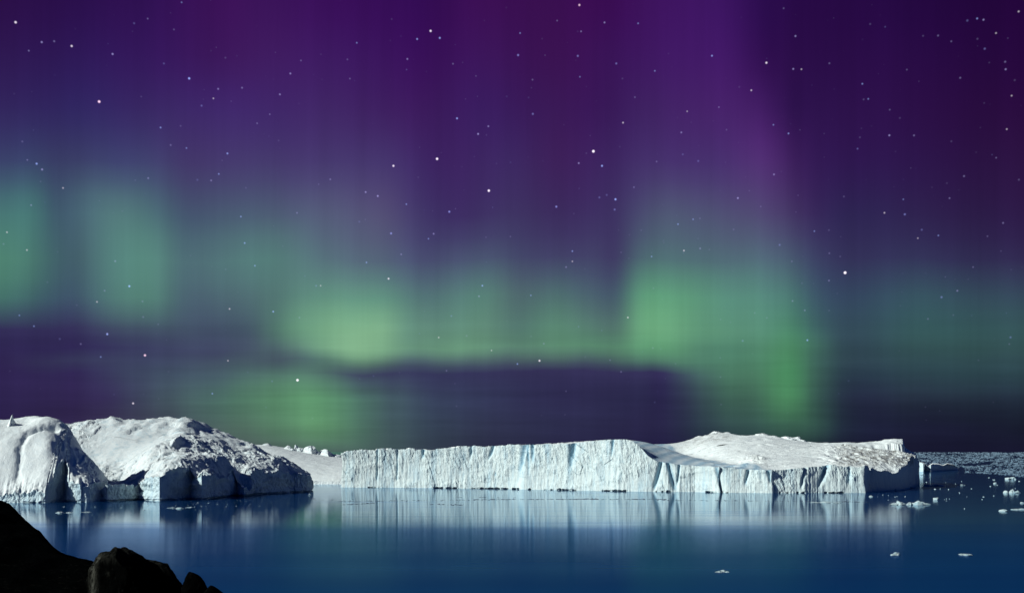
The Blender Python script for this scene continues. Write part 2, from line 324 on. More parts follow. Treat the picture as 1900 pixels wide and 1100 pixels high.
# ------------------------------------------------------------------ object helpers
def tag(o, label=None, cat=None, group=None, kind=None):
    if label: o['label'] = label
    if cat: o['category'] = cat
    if group: o['group'] = group
    if kind: o['kind'] = kind
    return o
def link_mesh(name, V, faces, mat, parent=None, smooth=True, loc=(0, 0, 0), attrs=None):
    me = bpy.data.meshes.new(name); V = np.asarray(V, np.float32) - np.asarray(loc, np.float32)
    faces = np.asarray(faces, np.int32); n = faces.shape[1]
    me.vertices.add(len(V)); me.vertices.foreach_set('co', V.ravel())
    me.loops.add(faces.size); me.loops.foreach_set('vertex_index', faces.ravel())
    me.polygons.add(len(faces)); me.polygons.foreach_set('loop_start', np.arange(0, faces.size, n, dtype=np.int32))
    me.polygons.foreach_set('loop_total', np.full(len(faces), n, np.int32))
    me.polygons.foreach_set('use_smooth', np.full(len(faces), smooth, bool))
    me.update(calc_edges=True); me.materials.append(mat)
    for k, a in (attrs or {}).items():
        at = me.attributes.new(k, 'FLOAT', 'POINT'); at.data.foreach_set('value', np.asarray(a, np.float32).ravel())
    o = bpy.data.objects.new(name, me); COL.objects.link(o)
    if parent is not None: o.parent = parent
    else: o.location = loc
    return o
def empty(name, loc):
    o = bpy.data.objects.new(name, None); COL.objects.link(o); o.location = loc; o.empty_display_size = 5; return o
def sub_mesh(V, faces, attrs):
    u, inv = np.unique(faces, return_inverse=True)
    return V[u], inv.reshape(faces.shape), {k: a[u] for k, a in attrs.items()}
# ------------------------------------------------------------------ iceberg: a fluted cliff sheet round an outline, and a top sheet rising to a spine
def iceberg(name, outline, spine, top, flute, step, cliff_mat, top_mat, label, cat, nz=46, nt=90, batter=3., undercut=None,
            bluef=None, dirtf=None, seed=0., cliff_name='ice_cliff', top_name='snow_top', base=-3., smooth_cliff=False, raggedrim=0., topblue=None):
    O = np.array([W2(*p[:2]) for p in outline]); seg = np.array([p[2] if len(p) > 2 else 1. for p in outline])
    pts = []
    for i in range(len(O)):
        a, b = O[i], O[(i + 1) % len(O)]
        n = max(1, int(np.hypot(*(b - a)) / (step * seg[i])))
        pts.append(a + (b - a) * (np.arange(n) / n)[:, None])
    P = np.concatenate(pts); N = len(P)
    arc = np.concatenate([[0], np.cumsum(np.hypot(*(P[1:] - P[:-1]).T))])
    Tn = np.roll(P, -2, 0) - np.roll(P, 2, 0); 
    for _ in range(2): Tn = (np.roll(Tn, 1, 0) + Tn + np.roll(Tn, -1, 0))
    Tn /= np.linalg.norm(Tn, axis=1)[:, None]
    nrm = np.stack([Tn[:, 1], -Tn[:, 0]], 1)
    area = np.sum(P[:, 0] * np.roll(P[:, 1], -1) - np.roll(P[:, 0], -1) * P[:, 1])
    if area < 0: nrm = -nrm
    S = np.array([W2(*p) for p in spine])
    Q = np.zeros_like(P); best = np.full(N, 1e18)
    for i in range(len(S) - 1):
        a, b = S[i], S[i + 1]; t = np.clip(((P - a) @ (b - a)) / ((b - a) @ (b - a)), 0, 1)
        c = a + t[:, None] * (b - a); d = ((P - c) ** 2).sum(1); m = d < best
        best = np.where(m, d, best); Q[m] = c[m]
    K = max(3, int(22 / step)); ker = np.hanning(K | 1); ker /= ker.sum(); h_ = len(ker) // 2
    Q0 = Q + (P - Q) * .002
    Q = np.stack([np.convolve(np.concatenate([Q[-h_:, k], Q[:, k], Q[:h_, k]]), ker, 'valid') for k in (0, 1)], 1)
    Q = Q + (P - Q) * .004
    rim0 = top(P[:, 0], P[:, 1])
    X = P[:, 0]; Yc = P[:, 1]
    t = (np.linspace(0, 1, nz) ** 1.35)[:, None]
    # rim first
    D1 = flute(X, Yc, rim0, 1.0 + 0 * X)
    R1 = P + nrm * D1[:, None]; rim = top(R1[:, 0], R1[:, 1])
    if raggedrim: rim = rim + raggedrim * fbm(arc / 3., seed, 1.5, o=3)
    rim = np.maximum(rim, 1.0)
    Z = base + (rim[None] - base) * t
    Xr = np.broadcast_to(X, Z.shape); Yr = np.broadcast_to(Yc, Z.shape); tt = np.broadcast_to(t, Z.shape)
    D = flute(Xr, Yr, Z, tt) + batter * (1 - tt) ** 2
    if undercut is not None:
        u = undercut(X)[None]; D = D - u * np.exp(-((Z - .4) / np.clip(.55 + 1.1 * fbm(X / 3.5, 1.7, .9, o=2)[None], .12, 1.6)) ** 4)
    G = np.zeros((nz + nt, N, 3))
    G[:nz, :, 0] = Xr + nrm[None, :, 0] * D; G[:nz, :, 1] = Yr + nrm[None, :, 1] * D; G[:nz, :, 2] = Z
    r = (np.arange(1, nt + 1) / nt)[:, None] ** 1.25
    r4 = r ** 5; QX = Q[None, :, 0] * (1 - r4) + Q0[None, :, 0] * r4; QY = Q[None, :, 1] * (1 - r4) + Q0[None, :, 1] * r4
    TX = G[nz-1, :, 0] * (1 - r) + QX * r; TY = G[nz-1, :, 1] * (1 - r) + QY * r
    G[nz:, :, 0] = TX; G[nz:, :, 1] = TY
    tz = top(TX, TY)
    edge = (rim - top(G[nz-1, :, 0], G[nz-1, :, 1]))[None] * np.exp(-r * 25)
    G[nz:, :, 2] = np.maximum(tz + edge, .6)
    V = G.reshape(-1, 3)
    i = np.arange(N); j = (i + 1) % N
    rows = np.arange(nz + nt - 1)[:, None]
    f = np.stack([rows * N + i, rows * N + j, (rows + 1) * N + j, (rows + 1) * N + i], -1)
    if area < 0: f = f[..., ::-1]
    at = {'blue': bluef(V[:, 0], V[:, 1], V[:, 2]) if bluef else np.zeros(len(V)), 'dirt': dirtf(V[:, 0], V[:, 1], V[:, 2]) if dirtf else np.zeros(len(V))}
    c0 = P.mean(0); root = empty(name, (c0[0], c0[1], 0)); tag(root, label, cat)
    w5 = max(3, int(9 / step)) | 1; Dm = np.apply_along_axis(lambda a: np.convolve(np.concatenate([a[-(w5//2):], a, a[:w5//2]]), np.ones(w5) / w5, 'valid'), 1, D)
    rec = sst(Dm - D, .25, 1.5) * .55 * (t > .05)  # recesses: bluer fracture ice, with their blue shade painted in
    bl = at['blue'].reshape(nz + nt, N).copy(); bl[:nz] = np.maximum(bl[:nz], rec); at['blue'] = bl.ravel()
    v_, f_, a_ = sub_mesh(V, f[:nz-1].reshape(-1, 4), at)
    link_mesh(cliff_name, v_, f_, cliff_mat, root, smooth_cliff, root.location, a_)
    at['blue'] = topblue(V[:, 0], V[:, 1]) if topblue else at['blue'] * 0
    v_, f_, a_ = sub_mesh(V, f[nz-1:].reshape(-1, 4), at)
    link_mesh(top_name, v_, f_, top_mat, root, True, root.location, a_)
    return root
def lump(cx, cy, z0, w, dpt, h, seed, sub=4, rough=.35, sharp=.0):
    """vertices and faces of one angular lump of ice or rock"""
    bm = bmesh.new(); bmesh.ops.create_icosphere(bm, subdivisions=sub, radius=1)
    V = np.array([v.co[:] for v in bm.verts]); Fc = np.array([[v.index for v in f.verts] for f in bm.faces]); bm.free()
    n = 1 + rough * fbm(V[:, 0] * 1.4 + seed * 3.1, V[:, 1] * 1.4 + seed, V[:, 2] * 1.4 - seed, o=5, gain=.6)
    V = V * n[:, None]
    if sharp:
        rs = np.random.RandomState(int(seed * 10) + 1)
        for k in range(9):
            q = rs.normal(size=3); q /= np.linalg.norm(q); dd = V @ q; lim = .62 + .25 * rs.rand()
            V = V - q * (np.maximum(dd - lim, 0) * sharp)[:, None]
    lo, hi = V.min(0), V.max(0); V = (V - (lo + hi) / 2) / ((hi - lo) / 2)
    V = V * np.array([w / 2, dpt / 2, h]) + np.array([cx, cy, z0])
    return V, Fc
def merge(parts):
    Vs, Fs, o = [], [], 0
    for V, f in parts: Vs.append(V); Fs.append(f + o); o += len(V)
    return np.concatenate(Vs), np.concatenate(Fs)
# ------------------------------------------------------------------ water
yb = np.concatenate([np.linspace(-400, 3000, 30), np.geomspace(3500, 240000, 24)])
xb = np.concatenate([-np.geomspace(1500, 200000, 16)[::-1], np.linspace(-1200, 1200, 20), np.geomspace(1500, 200000, 16)])
gx, gy = np.meshgrid(xb, yb); V = np.stack([gx, gy, 0 * gx], -1).reshape(-1, 3)
nx, ny = len(xb), len(yb); ii, jj = np.meshgrid(np.arange(nx - 1), np.arange(ny - 1)); b = (jj * nx + ii).ravel()
water = link_mesh('water', V, np.stack([b, b + 1, b + nx + 1, b + nx], 1), M_WATER); tag(water, kind='structure')

# ------------------------------------------------------------------ main tabular iceberg
def flute_main(x, y, z, t):
    q = x + .25 * y
    lean = q + z * (.30 + .25 * fbm(q / 60., 1.1, .4, o=2))
    rough = .30 + .9 * sst(fbm(q / 26., z / 16., 6.3, o=3) + .018 * (z - 16), -.25, .30)
    d = 3.2 * fbm(q / 34., 2.2, z / 90., o=3) + rough * (1.5 * fbm(lean / 8.5, y / 60., z / 30., o=4, gain=.6, ridge=True) + .95 * fbm(lean / 2.6, y / 50., z / 7., o=4, gain=.65) + .8 * (worley(lean / 7., z / 19., 4)[2] - .5))
    d = d + .25 * fbm(q / 3., z / 3., 3.3, o=3) + .7 * fbm(q / 3.2, y / 50., z / 40., o=3, gain=.6)
    # cracks: vertical gullies at measured places
    for px, w, dep, top, ln in CRACKS:
        xc = (px - 950) / F * 1180 + ln * (z - 25)
        d = d - dep * np.exp(-((x - xc) / w) ** 2) * (sst(z, top[0], top[1]))
    return d
CRACKS = [(968, 3.0, 5.0, (-5, 45), .13), (982, 1.7, 4.0, (12, 40), -.10), (990, 2.0, 4.0, (24, 40), -.05), (1060, 3.2, 5.0, (14, 42), .12), (1130, 1.3, 2.5, (30, 45), .1), (1216, 1.8, 4.0, (-5, 15), .22),
          (1232, 2.6, 4.5, (-5, 10), -.26), (1250, 1.3, 2.6, (0, 12), .12), (770, 1.8, 3.0, (28, 40), .1), (867, 1.5, 2.5, (25, 40), .1), (902, 1.8, 2.5, (28, 40), .3), (720, 1.0, 1.6, (5, 12), 0), (679, 1.0, 2.0, (5, 15), 0),
          (1310, 1.6, 3.0, (-5, 12), -.2), (1365, 1.5, 3, (3, 18), .2), (1395, 1.5, 3, (3, 18), -.2), (1462, 1.5, 2.4, (0, 12), .22), (1500, 2.4, 4.2, (2, 18), .38), (1540, 1.8, 2.4, (2, 18), .05), (1570, 1.6, 2.0, (2, 16), .1)]
front = [(636,1289),(700,1280),(770,1268),(850,1251),(905,1242),(958,1226),(975,1216),(1050,1193),(1100,1178),(1150,1160),(1200,1150),(1240,1141),(1290,1138),(1334,1119),(1336,1122),(1348,1118),(1400,1112),(1431,1106),(1434,1108.6),
         (1452,1109),(1492,1109),(1496,1111),(1530,1114),(1570,1112),(1604,1110),(1612,1145),(1640,1162),(1666,1192),(1681,1225),(1695,1310),(1702,1400,2.),(1690,1430,3.5),(1620,1440,3.5),(1400,1450,3.5),(1200,1440,3.5),(1000,1400,3.5),(800,1385,3.5),(655,1375,3.)]
ctrl = [(636,838,1289),(655,834,1285),(690,834,1280),(725,833,1275),(765,833,1268),(800,833,1260),(850,829,1251),(900,827,1246),(950,826,1240),(1000,824,1218),(1050,823,1198),(1080,821,1188),(1110,817,1177),(1150,815,1160),(1168,816,1155),
        (1185,827,1150),(1202,845,1148),(1218,855,1145),(1240,859,1142),(1290,863,1138),(1340,864,1130),(1400,864,1115),(1450,865,1118),(1500,865,1125),(1550,864,1122),(1600,866,1115),(1640,876,1162),(1666,877,1192),(1680,866,1225),(1685,848,1262),(1694,849,1320),(1700,856,1395),
        # back of the high block, kept below the skyline
        (650,842,1370),(800,838,1380),(950,832,1390),(1000,827,1320),(1100,820,1300),(1150,816,1250),(1180,817,1280),
        # shaded slope and the gully at its foot
        (1205,820,1290),(1245,822,1350),(1285,831,1290),(1320,841,1240),(1360,852,1190),(1395,861,1145),(1230,838,1210),(1270,848,1195),(1310,856,1170),
        # snow plateau
        (1290,817,1370),(1318,806,1390),(1335,804,1390),(1345,832,1290),(1380,809,1390),(1380,845,1220),(1420,850,1200),(1420,828,1290),(1412,807,1390),(1450,813,1385),(1460,852,1190),(1470,832,1280),(1500,820,1375),(1530,826,1350),(1530,846,1220),
        (1560,822,1340),(1570,842,1240),(1600,825,1340),(1610,842,1250),(1640,829,1345),(1640,838,1315),(1650,848,1250),(1675,842,1275),(1668,828,1345),(1672,840,1315),(1688,846,1300),(1660,860,1215),(1200,838,1430),(1400,830,1445),(1600,835,1430),(1690,850,1420)]
tps_main = TPS(ctrl)
def top_main(x, y):
    px = 950 + x / y * F
    z = tps_main(x, y)
    rug = sst(px, 1500, 1545)            # broken ground at the right end
    rk = fbm(x / 13., y / 13., 3., o=4, gain=.6); rr = fbm(x / 22., y / 22., 9., o=4, ridge=True)
    d1, d2, v = worley(x / 8. + rk, y / 8.)
    z = z + rug * (rr * 2.0 + rk * 2.6 + (v - .5) * 1.6) * (1 - .5 * sst(y, 1300, 1330))
    hump = sst(px, 1255, 1300) * (1 - sst(px, 1345, 1375)) * sst(y, 1340, 1385)
    z = z + hump * (rk * 3.0 + rr * 1.2)
    soft = (1 - rug) * (fbm(x / 60., y / 30., 5., o=3) * 1.3 * sst(px, 1190, 1300) + .25 * fbm(x / 9., y / 9., 1.))
    z = z + soft
    tn = 3.5 * fbm(x / 75., y / 24., 11., o=3); tf = tn - np.floor(tn)
    z = z + sst(px, 1270, 1320) * (1 - rug) * 1.1 * (sst(tf, .42, .58) - tf)
    z = z + sst(px, 1240, 1290) * (1 - rug) * (.75 * fbm(x / 14. + y / 40., y / 5., 2., o=4, gain=.6) + .35 * (worley(x / 12., y / 6., 9)[2] - .5) * sst(fbm(x / 40., y / 30., 8.), 0, .2))
    # notches in the rim of the high block
    hi = 1 - sst(px, 1080, 1130)
    z = z + hi * (1.6 * fbm(x / 7., 4., y / 120., o=3, gain=.6) + (1.6 + 2.6 * (1 - sst(px, 700, 900))) * (worley(x / 11., y / 70.)[2] - .5) * (1 - sst(px, 960, 1090)))
    # gully at the foot of the shaded slope
    ax, ay = W2(1252, 1345); bx, by_ = W2(1398, 1150)
    tt = np.clip(((x - ax) * (bx - ax) + (y - ay) * (by_ - ay)) / ((bx - ax) ** 2 + (by_ - ay) ** 2), -.1, 1)
    dd = (x - ax) * (by_ - ay) - (y - ay) * (bx - ax); dd = -dd / math.hypot(bx - ax, by_ - ay)
    z = z - 13.0 * np.where(dd < 0, np.exp(-(dd / 36.) ** 2), np.exp(-(dd / 22.) ** 2)) * sst(tt, -.1, .1) * (1 - .7 * tt) * sst(np.hypot(x - bx, y - by_), 5, 30)
    # hummock on the plateau
    hx, hy = W2(1402, 1200); gm = np.exp(-((x - hx) / 9) ** 2 - ((y - hy) / 24) ** 2); z = z + 2.6 * gm + np.sqrt(gm) * (2.2 * rk + 2.8 * (v - .5))
    # upturned horn at the right end
    led = np.interp(px, [1590, 1605, 1620, 1640, 1655, 1668, 1675, 1679], [0, 3.0, 4.5, 9.0, 12.0, 13.0, 13.0, 0]) * .64
    z = z + led * sst(y + 5 * fbm(x / 6., 3., 1.), 1322, 1327)
    return z
def slope_ice_shade(x, y):
    # bare polished ice between crest and gully, slope shade painted into its blue
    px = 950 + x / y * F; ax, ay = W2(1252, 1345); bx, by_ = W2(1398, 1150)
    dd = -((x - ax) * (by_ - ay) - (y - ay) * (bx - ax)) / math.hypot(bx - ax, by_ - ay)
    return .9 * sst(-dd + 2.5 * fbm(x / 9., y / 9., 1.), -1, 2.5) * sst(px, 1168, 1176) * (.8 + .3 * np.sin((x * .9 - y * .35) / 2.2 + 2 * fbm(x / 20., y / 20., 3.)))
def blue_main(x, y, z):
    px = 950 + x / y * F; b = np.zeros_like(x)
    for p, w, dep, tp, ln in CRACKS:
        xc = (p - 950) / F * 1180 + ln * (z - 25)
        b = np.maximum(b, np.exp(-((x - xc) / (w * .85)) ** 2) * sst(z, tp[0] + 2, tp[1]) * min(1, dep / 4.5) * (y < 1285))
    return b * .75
def dirt_main(x, y, z):
    px = 950 + x / y * F
    hx, hy = W2(1402, 1200); gm = np.exp(-((x - hx) / 10) ** 2 - ((y - hy) / 26) ** 2)
    return np.clip(.45 * gm + sst(px, 1535, 1575) * sst(z, 22, 30) * (1 - sst(y, 1290, 1330)) * 1.1 + .55 * sst(px, 1240, 1290) * (1 - sst(px, 1340, 1380)) * sst(y, 1320, 1350), 0, 1)
def under_main(x):
    u = sst(fbm(x / 22., 7.7, .3, o=3) + .6 * fbm(x / 3., 2.7, .3, o=2), .06, .3); return 3.4 * u
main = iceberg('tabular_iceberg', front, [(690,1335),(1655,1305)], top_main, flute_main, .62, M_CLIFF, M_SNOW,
        'long flat topped iceberg with a sheer fluted white cliff, in the middle of the bay', 'iceberg', nz=84, nt=150, batter=2.5, undercut=under_main, bluef=blue_main, dirtf=dirt_main, seed=1., topblue=slope_ice_shade)
def blocks(parent, specs, mat, nm='ice_block', seed=0):
    for k, (px, py, d, wpx, hpx) in enumerate(specs):
        x, y, z = W3(px, py, d); s = d / F
        V, f = lump(x, y, z - .3 * hpx * s, wpx * s, wpx * s * 1.1, hpx * s, seed + k * 1.7, 4, .5, .8)
        link_mesh(nm, V, f, mat, parent, False, parent.location, None)
blocks(main, [(1462,815,1385,34,8),(1488,819,1382,26,6),(1476,816,1388,26,9),(1506,823,1380,20,5),(1414,807,1390,30,5),(1434,810,1388,16,3),(1347,804,1392,20,4),(1330,804,1392,26,6),(1534,826,1350,16,5)], M_SNOW, seed=3)

# ------------------------------------------------------------------ domed iceberg at the left edge
def top_dome(x, y):
    z = tps_dome(x, y); px = 950 + x / y * F
    fl = sst(px, 95, 125)
    z = z + fl * 2.2 * fbm(x / 9., y / 14., 2., o=4, ridge=True) + 1.1 * fbm(x / 16., y / 16., 4., o=4, gain=.55) + (1 - sst(z, 8, 22)) * 2.5 * fbm(x / 4., y / 4., 6., o=3)
    hx, hy = W2(23, 955); z = z + 10. * np.maximum(0, 1 - np.abs(x - hx) / np.where(x < hx, 4.2, 1.3) - np.abs(y - hy) / 8.) ** 1.2
    # groove between the two lobes
    gp_ = [W2(33, 904), W2(36, 916), W2(40, 928), W2(52, 938), W2(70, 945), W2(92, 950), W2(101, 952)]
    dm = np.full(x.shape, 1e9); ww = 2.2 * fbm(x / 7., y / 7., 2.2, o=3)
    for i in range(len(gp_) - 1):
        ax, ay = gp_[i]; bx, by_ = gp_[i + 1]; t = np.clip(((x - ax) * (bx - ax) + (y - ay) * (by_ - ay)) / ((bx - ax) ** 2 + (by_ - ay) ** 2), 0, 1)
        dm = np.minimum(dm, np.hypot(x - ax - t * (bx - ax), y - ay - t * (by_ - ay)))
    z = z - (2.6 + 3.4 * sst(px, 45, 85)) * np.exp(-((dm + ww) / 2.6) ** 2) * sst(z, 8, 20)
    lx, ly = W2(92, 928); z = z + 3.0 * np.exp(-((x - lx) / 9) ** 2 - ((y - ly) / 9) ** 2)
    z = z + .5 * fbm(x / 5., y / 5., 9., o=4, gain=.6) + (1 - sst(z, 10, 18)) * 2.2 * (worley(x / 3.2, y / 5., 3)[2] - .5)
    return z
tps_dome = TPS([(-120,910,902),(-60,912,900),(0,910,899),(30,908,899),(60,910,898),(86,915,897),(-120,860,920),(-60,850,918),(0,850,915),(40,862,914),(70,870,912),(90,888,905),(-100,800,945),(-40,795,942),(0,800,938),(35,806,936),(62,822,930),(85,845,922),
    (-80,782,975),(0,784,965),(30,786,962),(50,786,962),(66,778,962),(85,774,962),(97,779,960),(104,800,950),(104,815,940),(116,835,938),(124,852,934),(134,868,926),(146,882,921),(160,900,913),(112,872,915),(104,895,908),
    (124,791,970),(141,815,967),(151,836,963),(166,853,958),(183,869,951),(193,887,948),(201,906,943),(0,788,1000),(40,789,1000),(-80,786,1000),(85,780,995),(-80,795,1015),(110,808,995),(130,842,992),(150,866,990),(170,884,985),(188,900,972),(60,798,1005),(0,798,1010)])
def flute_gen(a, b, c, sd):
    def f(x, y, z, t):
        q = x * .8 + y * .6
        return a * fbm(q / 30., sd, z / 15., o=3) + b * fbm((q + .2 * z) / 8., sd + 5, z / 16., o=4, gain=.6) + c * fbm(x / 2.5, y / 2.5, z / 3.5, o=3, gain=.6)
    return f
iceberg('domed_iceberg', [(-130,903,3),(-60,900),(0,898),(50,897),(84,896),(104,915),(122,930),(128,912),(150,908),(166,912),(184,930),(199,950),(203,985),(195,995,3),(165,1004,3),(90,1010,3),(0,1015,3),(-130,1020,3)],
        [(-80,985),(140,1000)], top_dome, flute_gen(2.2, 2.6, 1.4, 3.), .7, M_CLIFF2, M_SNOW,
        'rounded snow white iceberg with a dark blue right flank, at the left edge', 'iceberg', nz=30, nt=120, batter=2.0, undercut=lambda x: 1.2 * sst(fbm(x / 18., 3.7, .3), -.1, .1), seed=2., raggedrim=4.0)

# ------------------------------------------------------------------ rugged iceberg beside it
tps_rug = TPS([(186,918,938),(199,908,928),(232,903,946),(258,902,964),(270,898,948),(297,888,933),(310,876,944),(324,871,953),(354,868,976),(363,886,964),(376,880,960),(405,889,1002),(425,900,1030),(440,912,1054),(452,906,1036),(465,886,1066),(494,880,1092),(545,881,1134),(556,880,1136),(572,889,1150),
    (205,899,1010),(232,897,1018),(255,892,1000),(190,884,1052),(220,884,1052),(250,880,1042),(190,868,1070),(220,866,1070),(300,856,985),(350,856,1000),(390,864,1020),(430,872,1050),(470,868,1090),(510,858,1130),(545,868,1165),
    (175,852,1090),(200,848,1090),(240,843,1088),(280,840,1050),(320,838,1050),(345,846,1040),(375,850,1060),(410,846,1090),(450,850,1120),(480,846,1150),
    (150,812,1130),(180,808,1135),(210,806,1135),(250,820,1120),(290,818,1120),(330,812,1110),(360,815,1120),(400,826,1120),(440,838,1140),
    (135,792,1165),(165,786,1170),(195,784,1170),(208,781,1170),(225,786,1172),(260,789,1160),(300,788,1165),(345,786,1165),(360,788,1170),(366,798,1170),(395,808,1175),(420,814,1180),(450,824,1185),(472,831,1190),(500,848,1195),(535,858,1200),(545,868,1205),(560,884,1210),
    (150,800,1230),(250,800,1240),(350,800,1250),(450,838,1250),(520,862,1250)])
def top_rug(x, y):
    z = tps_rug(x, y); px = 950 + x / y * F
    bowl = np.exp(-((px - 225) / 85.) ** 4 - ((y - 1110) / 42.) ** 4)      # smooth snow bowl
    k = (1 - .9 * bowl)
    w = fbm(x / 11., y / 11., 4., o=3)
    d1, d2, v = worley(x / 7. + w * .8, y / 9. + w * .8, 5)
    e1, e2, u = worley(x / 3.1 + w, y / 4. + w, 11)
    rid = fbm(x / 24., y / 30., 8., o=5, gain=.6, ridge=True)
    big = fbm(x / 60., y / 50., 2.4, o=3, ridge=True); crest = sst(y, 1110, 1135) * (1 - sst(y, 1160, 1185)) * (1 - sst(px, 365, 400))
    e3 = worley(x / 16. + w * .5, y / 18., 21)[2]
    z = z + k * (3.4 * big + 1.7 * rid + 1.9 * (v - .5) + 1.0 * (u - .5) + 1.5 * w) + crest * 3.2 * (e3 - .5) + .4 * fbm(x / 14., y / 30., 6., o=3)
    # pyramid of ice in the middle
    hx, hy = W2(330, 1075); z = z + 6.5 * np.maximum(0, 1 - np.abs(x - hx + 2 * w) / 7. - np.abs(y - hy) / 24.)
    hx, hy = W2(325, 1165); z = z - 2.5 * np.exp(-((x - hx) / 5) ** 2 - ((y - hy) / 30) ** 2)
    return z
iceberg('rugged_iceberg', [(186,934),(199,925),(232,945),(258,964),(270,945),(296,930),(330,958),(358,980),(363,963),(374,956),(405,1002),(440,1056),(447,1040),(453,1032),(466,1068),(500,1095),(545,1134),(553,1134),(573,1146),(578,1200,2),(560,1240,3),(470,1260,4),(350,1270,4),(200,1260,4),(120,1240,4),(110,1140,4),(150,1070,3),(188,1030,3)],
        [(205,1060),(500,1165)], top_rug, flute_gen(5.0, 2.8, 1.5, 8.), .72, M_CLIFF2, M_RUGGED,
        'craggy iceberg with a broken top and dark shaded cliffs, right beside the domed one', 'iceberg', nz=44, nt=170, batter=3.5, undercut=lambda x: 2.0 + 0 * x, seed=3., raggedrim=3.0, top_name='broken_top')
# ------------------------------------------------------------------ smooth iceberg behind
tps_far = TPS([(440,880,1450),(500,886,1425),(575,891,1412),(640,893,1408),(700,893,1408),(460,858,1480),(520,866,1465),(580,868,1465),(636,873,1460),(700,870,1460),(470,838,1530),(520,842,1530),(580,850,1530),(636,858,1525),(700,860,1530),
    (440,826,1600),(470,825,1600),(500,826,1600),(540,834,1600),(586,842,1600),(636,849,1600),(700,850,1600),(470,830,1680),(560,838,1680),(700,850,1680)])
def top_far(x, y): return tps_far(x, y) + 1.2 * fbm(x / 50., y / 25., 3., o=3) + .5 * fbm(x / 9., y / 9., 7., o=4) + (1 - sst(tps_far(x, y), 3, 7)) * 1.2 * fbm(x / 3., y / 3., 2.)
farb = iceberg('smooth_iceberg', [(420,1460),(500,1428),(575,1412),(640,1407),(720,1407),(740,1500,4),(730,1690,4),(560,1700,4),(430,1680,4),(410,1560,4)], [(480,1570),(680,1560)], top_far, flute_gen(1.5, 1.2, .6, 12.), 1.2, M_SNOW, M_SNOW,
        'low smooth snow slope iceberg with knobs on its crest, behind the other icebergs', 'iceberg', nz=12, nt=90, batter=2., seed=4.)
blocks(farb, [(495,825,1600,16,4),(534,831,1600,16,7),(549,835,1602,11,15),(557,836,1600,20,9),(541,836,1595,20,6),(577,838,1600,32,16),(589,842,1596,16,8),(606,844,1600,40,16),(566,841,1600,22,7),(625,848,1600,22,8),(634,850,1598,14,8)], M_RUGGED, nm='ice_knob', seed=9)
# ------------------------------------------------------------------ small iceberg far right
def small_top(x, y):
    px = 950 + x / y * F
    z = np.interp(px, [1690,1700,1716,1722,1730,1740,1750,1758,1764,1770,1776], [22,21,15,9,15,14,11,15,13,11,5.])
    return z + 1.2 * fbm(x / 8., y / 8., 5., o=3)
iceberg('distant_iceberg', [(1688,2330),(1706,2330),(1713,2322),(1716,2350),(1723,2340),(1727,2330),(1745,2400),(1760,2450),(1776,2510),(1778,2540),(1740,2540),(1690,2450)], [(1705,2380),(1760,2420)], small_top, flute_gen(1.5, 1.2, .6, 15.), 1.2, M_CLIFF2, M_SNOW,
        'small distant iceberg, half bright and half dark, before the brash ice at the right', 'iceberg', nz=16, nt=24, batter=1., seed=5.)

# ------------------------------------------------------------------ drifting floes, one by one
GF = 'ice floes drifting on the open water at the right'
def floe(name, label, lumps, seed, mat=M_FLOE, group=GF):
    ps = []
    by = max(l[1] for l in lumps); d0 = H * F / (by - 838); cx = np.mean([W2(l[0], d0)[0] for l in lumps])
    for k, (px, py, wpx, hpx) in enumerate(lumps):
        d = H * F / (py - 838); s = d / F; x = W2(px, d)[0]
        ps.append(lump(x, d, -.12 * hpx * s, wpx * s, wpx * s * (1.1 if wpx < 25 else .8), hpx * s * .85, seed + k * 2.3, 4, .95, .8))
    V, f = merge(ps)
    o = link_mesh(name, V, f, mat, None, False, (cx, d0, 0)); return tag(o, label, 'ice floe', group)
floe('ice_floe', 'long jagged ice floe just below the dark right end of the flat topped iceberg', [(1660,936,22,5),(1672,936,20,10),(1688,936,16,7),(1702,936,20,11),(1712,936,16,8),(1722,936,12,4)], 1.)
floe('ice_floe', 'small rounded ice lump just right of the long jagged floe', [(1737,927,13,6)], 2.)
floe('ice_floe', 'thin flat ice floe cluster near the base of the dark iceberg corner', [(1722,901,18,4),(1733,900.6,20,4),(1746,901,16,3)], 3.)
floe('ice_floe', 'thin ice sliver right of the flat floe cluster', [(1784,900,15,3)], 4.)
floe('ice_floe', 'tiny bright ice lump alone between the sliver and the right edge', [(1846,897,7,4)], 5.)
floe('ice_floe', 'knobbly ice floe near the right edge, tallest of those there', [(1867,914,12,6),(1877,914,16,9),(1888,914,12,7)], 6.)
floe('ice_floe', 'ice floe at the front edge of the far brash field', [(1870,889,12,5),(1880,889,14,7)], 7.)
floe('ice_floe', 'flat ice floe below the knobbly one near the right edge', [(1862,948,17,5)], 8.)
floe('ice_floe', 'low streak of ice at the right edge beside the flat floe', [(1884,945,18,2.5),(1898,945,14,3)], 9.)
floe('ice_floe', 'tiny ice bit above the low streak at the right edge', [(1897,933,9,3)], 10.)
floe('ice_floe', 'flat ice floe alone on dark blue water, nearest of all the floes', [(1332,1061,18,4.5),(1341,1060,12,5),(1349,1061,9,3)], 11.)
floe('ice_floe', 'small domed ice floe on open water, left of two in the lower right', [(1662,1029,15,8),(1657,1030,9,4)], 12.)
floe('ice_floe', 'flat ice floe on open water, right of two in the lower right', [(1786,1029,14,4),(1796,1030,16,4)], 13.)
floe('ice_floe', 'pale elongated ice floe on the mirror calm water in front of the domed iceberg', [(112,951,16,3.5),(130,951,18,2.5),(160,950,20,1.8)], 14., group='ice floes near the left icebergs')
floe('ice_floe', 'thin ice floe below the shaded cliff of the craggy iceberg', [(318,942,16,1.8),(334,943,14,3),(350,941,18,1.6)], 15., group='ice floes near the left icebergs')
floe('ice_floe', 'small bright ice bit at the right tip of the craggy iceberg', [(575,918,5,4)], 16., group='ice floes near the left icebergs')
